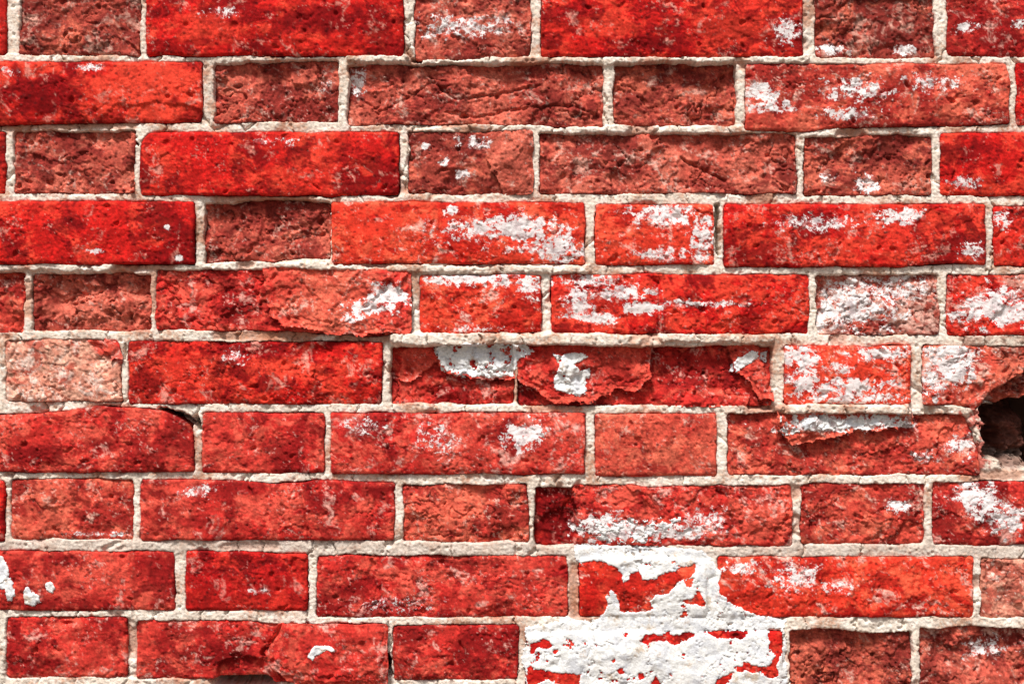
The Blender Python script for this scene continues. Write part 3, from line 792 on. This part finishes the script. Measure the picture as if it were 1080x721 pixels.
def skin(name, polys, holes, parent, thick=1.4, seed=0, mat=None, soft=2, wob=2.2, thr=None, label=None, step=0.95):
    pts = [p for q in polys for p in q]
    x0, x1 = min(p[0] for p in pts) - 6, max(p[0] for p in pts) + 6
    y0, y1 = min(p[1] for p in pts) - 6, max(p[1] for p in pts) + 6
    y1 = min(y1, 733); x0 = max(x0, -13)
    gx = np.arange(x0, x1, step); gy = np.arange(y0, y1, step)
    x, y = np.meshgrid(gx, gy)
    wx = x + wob * fbm(x, y, 16, 5, seed + 401, .8); wy = y + wob * fbm(x, y, 16, 5, seed + 402, .8)
    s = np.full(x.shape, -99.0, np.float32)
    for q in polys:
        s = np.maximum(s, poly_sdf(wx, wy, q))
    s = s + 1.1 * fbm(x, y, 5.5, 3, seed + 412, .85)
    for q in holes:
        s = np.minimum(s, -poly_sdf(wx, wy, q))
    f1, f2, iv = worley(x + 8 * fbm(x, y, 20, 4, seed + 409, .7), y + 8 * fbm(x, y, 20, 4, seed + 410, .7), 34, seed % 40)
    s = np.minimum(s, 40 * (f2 - f1) - 1.2 + 6 * sst(.1, -.5, fbm(x, y, 50, 2, seed + 411)))
    if thr is not None:     # flaked away in spots
        per, lim = thr
        s = np.minimum(s, 6.0 * (lim - fbm(x, y, per, 5, seed + 403, .78)))
    h = surface(x, y)
    f1, f2, iv = worley(x, y, 8, seed % 50)
    hb = (blur(h, soft) * .5 + .5 * h if soft < 4 else blur(h, soft) * .82 + .18 * h) + thick * sst(0, .9, s) + .55 * fbm(x, y, 11, 4, seed + 404, .75) * (.7 + .6 * fbm(x, y, 40, 2, seed + 408)) + .3 - 1.5 * sst(.24, .06, f1) * (iv > .86)
    hb = np.maximum(hb, h + .35); hb = np.where(s < 0, h + .1, hb)
    c = np.empty(x.shape + (3,), np.float32); c[:] = lin((235, 234, 231))
    c = mixc(c, lin((196, 199, 208)) + 0 * c, .6 * sst(-.2, .6, fbm(x, y, 22, 6, seed + 405, .8)))
    c = mixc(c, lin((188, 160, 128)) + 0 * c, .7 * sst(.35, .9, fbm(x, y, 30, 6, seed + 406, .8)))
    c = c * np.exp(.12 * np.clip(fbm(x, y, 4, 3, seed + 407, .9), -1.6, .8))[..., None]
    o = solid(name, x, y, hb, np.minimum(h, hb) - 1.2, s, step, mat or M_MORTAR, {'tint': c})
    if parent is not None:
        o.parent = parent
        if parent is not wall:
            o.location = -Vector(parent.location)
    if label:
        o['label'] = label
    return o


for b in B:
    for k in b['f']:
        if k[0] == 'crust':
            flake(b, k)


def find(course, x):
    for b in B:
        if b['course'] == course and b['x0'] <= x <= b['x1']:
            return b['obj']


skin('paint_patch', [[(607, 576), (640, 574), (700, 576), (740, 580), (748, 588), (756, 596), (760, 604), (757, 615), (760, 628), (775, 637), (790, 645), (806, 651), (830, 653), (829, 664), (832, 740),
                      (556, 740), (555, 712), (550, 700), (552, 680), (555, 662), (572, 658), (590, 655), (596, 650), (606, 655), (626, 654), (634, 648), (640, 640), (640, 600), (614, 597), (606, 588)]],
     [[(608, 597), (622, 593), (634, 592), (650, 599), (655, 605), (658, 614), (664, 612), (664, 603), (673, 602), (679, 611), (690, 611), (700, 604), (712, 602), (722, 597), (734, 593), (733, 604), (722, 611), (712, 616), (706, 624), (690, 628),
       (684, 634), (690, 642), (672, 646), (655, 644), (653, 634), (645, 622), (639, 630), (634, 648), (628, 652), (610, 650)],
      [(714, 636), (728, 630), (738, 622), (744, 641), (728, 637)], [(721, 612), (730, 608), (729, 618), (722, 619)],
      [(558, 680), (566, 676), (572, 673), (584, 680), (578, 684), (568, 682), (560, 690)],
      [(674, 675), (680, 669), (700, 668), (706, 665), (712, 670), (730, 667), (735, 670), (722, 674), (712, 682), (704, 676), (690, 676), (680, 679)], [(744, 667), (758, 664), (790, 666), (786, 672), (765, 674), (752, 672)],
      [(812, 663), (825, 663), (826, 682), (819, 700), (821, 712), (812, 715), (800, 708), (785, 706), (778, 710), (774, 704), (790, 698), (800, 701), (812, 704), (816, 690), (812, 682)],
      [(750, 724), (762, 713), (774, 708), (766, 720), (760, 730)], [(556, 704), (566, 706), (612, 711), (616, 706), (610, 724), (600, 726), (580, 716), (565, 720), (556, 730)],
      [(652, 706), (658, 702), (660, 710), (654, 712)], [(672, 712), (677, 708), (680, 714), (675, 719)], [(685, 724), (692, 711), (699, 722), (699, 740), (685, 740)], [(584, 685), (588, 684), (589, 688), (585, 690)]],
     wall, .8, 3, soft=14, thr=(15, .70), wob=2.8, label='large peeling patch of white paint over the bricks and joints')
skin('paint_patch', [[(457, 366), (500, 363), (555, 363), (563, 371), (546, 382), (541, 397), (520, 400), (480, 396), (465, 391), (461, 378)]], [], find('F', 500), 1.3, 13, thr=(13, .35), wob=3.0, label='crusty white paint along the top of the brick')
skin('paint_patch', [[(583, 372), (592, 375), (600, 372), (615, 372), (621, 376), (612, 381), (606, 384), (612, 392), (622, 388), (624, 396), (618, 400), (617, 415), (612, 418), (598, 415), (586, 411), (583, 400), (588, 392), (590, 384)]], [], find('F', 600), 1.4, 23, wob=1.5)
skin('paint_patch', [[(771, 392), (779, 378), (795, 369), (803, 372), (812, 371), (809, 382), (800, 378), (790, 385), (778, 393)]], [], find('F', 700), 1.2, 33, wob=1.5)
skin('paint_patch', [[(822, 438), (898, 438), (958, 438), (955, 446), (920, 449), (895, 452), (880, 455), (858, 452), (836, 457), (826, 458)]], [], find('G', 900), 1.2, 43, thr=(12, -.02), wob=3.4)
skin('paint_patch', [[(608, 558), (622, 549), (640, 546), (660, 545), (690, 548), (720, 545), (728, 556), (705, 566), (690, 574), (650, 573), (625, 566)]], [], find('H', 700), .6, 53, thr=(12, -.2), wob=4.0)
skin('paint_patch', [[(-6, 582), (4, 588), (9, 594), (12, 608), (17, 625), (13, 634), (8, 633), (6, 620), (-6, 622)]], [], find('I', 100), .8, 63, wob=1.5)
skin('paint_patch', [[(25, 622), (29, 617), (34, 624), (42, 628), (43, 635), (36, 639), (27, 637)]], [], find('I', 100), .8, 73, wob=1.0)
skin('paint_patch', [[(48, 615), (53, 612), (56, 615), (59, 620), (56, 625), (50, 621)]], [], find('I', 100), .8, 83, wob=1.0)
skin('paint_patch', [[(325, 691), (330, 682), (334, 678), (352, 679), (354, 685), (345, 684), (337, 688), (330, 693)]], [], find('J', 300), .8, 93, wob=1.0)

# ------------------------------------------------------------------ the rest of the wall, beyond the picture
EX0, EX1, EY0, EY1 = -460.0, 1540.0, -420.0, CY + CZ / PX
EB = []
rs = np.random.RandomState(5)
pals = ['red', 'crimson', 'spall', 'rose', 'deep', 'brown', 'crimson', 'red']


def ext(x0, x1, y0, y1):
    x0, x1 = max(x0, EX0), min(x1, EX1)
    if x1 - x0 < 15:
        return
    p = pals[rs.randint(len(pals))]
    r = .75 if p in ('spall', 'brown') else .4
    EB.append(dict(course='x', x0=x0, x1=x1, y0=y0, y1=y1, pal=p, lev=-6 if r > .6 else 1, rough=r, dark=.45, light=.45, bloom=.3, speck=.25, f=[], label=None, rnd=5, seed=int(rs.randint(4000))))


for c in COURSES:
    row = sorted([b for b in B if b['course'] == c], key=lambda b: b['x0'])
    y0, y1 = row[0]['y0'], row[0]['y1']
    x = row[0]['x0'] - 11; lng = (row[0]['x1'] - row[0]['x0']) < 200
    while x > EX0:
        L_ = 268 if lng else 128; ext(x - L_, x, y0, y1); x -= L_ + 11; lng = not lng
    y0, y1 = row[-1]['y0'], row[-1]['y1']
    x = max(row[-1]['x1'] + 11, 1158 if c == 'G' else 0); lng = (row[-1]['x1'] - row[-1]['x0']) < 200
    while x < EX1:
        L_ = 268 if lng else 128; ext(x, x + L_, y0, y1); x += L_ + 11; lng = not lng
ys = []
y = -14.0
while y > EY0 + 20:
    ys.append((y - 62, y)); y -= 73.5
y = 737.0
while y < EY1 - 20:
    ys.append((y, min(y + 62, EY1))); y += 73.5
for k, (y0, y1) in enumerate(ys):
    x = EX0 - (60 if k % 2 else 130); lng = k % 2 == 0
    while x < EX1:
        L_ = 268 if lng else 128; ext(x, x + L_, y0, y1); x += L_ + 11; lng = not lng
cos, qs, cs, ws, n = [], [], [], [], 0
for b in EB:
    co, quads, cc, ww, loop = brick_grid(b, 6.0)
    cos.append(co); qs.append(quads + n); cs.append(cc); ws.append(ww); n += len(co)
o = mesh_from('brickwork', np.concatenate(cos), np.concatenate(qs), M_BRICK, {'tint': np.concatenate(cs), 'bloom': np.concatenate(ws)[:, 0], 'grit': np.concatenate(ws)[:, 1]})
o.parent = wall; o['kind'] = 'stuff'
inner = lambda x, y: ~((x > GX0 + 2) & (x < GX1 - 2) & (y > GY0 + 2) & (y < GY1 - 2))
co, quads, cc = mortar_mesh(EX0, EX1, EY0, EY1, 4.0, EB + B, False, inner)
o = mesh_from('mortar', co, quads, M_MORTAR, {'tint': cc})
o.parent = wall; o['kind'] = 'stuff'
# the masonry behind the face
hx0, hx1 = (EX0 - CX) * PX, (EX1 - CX) * PX
hz1 = CZ + (CY - EY0) * PX
y0_, y1_ = .092, .26
vs = [(hx0, y0_, 0), (hx1, y0_, 0), (hx1, y1_, 0), (hx0, y1_, 0), (hx0, y0_, hz1), (hx1, y0_, hz1), (hx1, y1_, hz1), (hx0, y1_, hz1)]
me = bpy.data.meshes.new('wall_core')
me.from_pydata(vs, [], [(0, 1, 5, 4), (1, 2, 6, 5), (2, 3, 7, 6), (3, 0, 4, 7), (4, 5, 6, 7), (3, 2, 1, 0)])
me.materials.append(simple('rubble_core', (150, 120, 104), .3, 60.0))
core = bpy.data.objects.new('wall_core', me); core.parent = wall
col.objects.link(core)
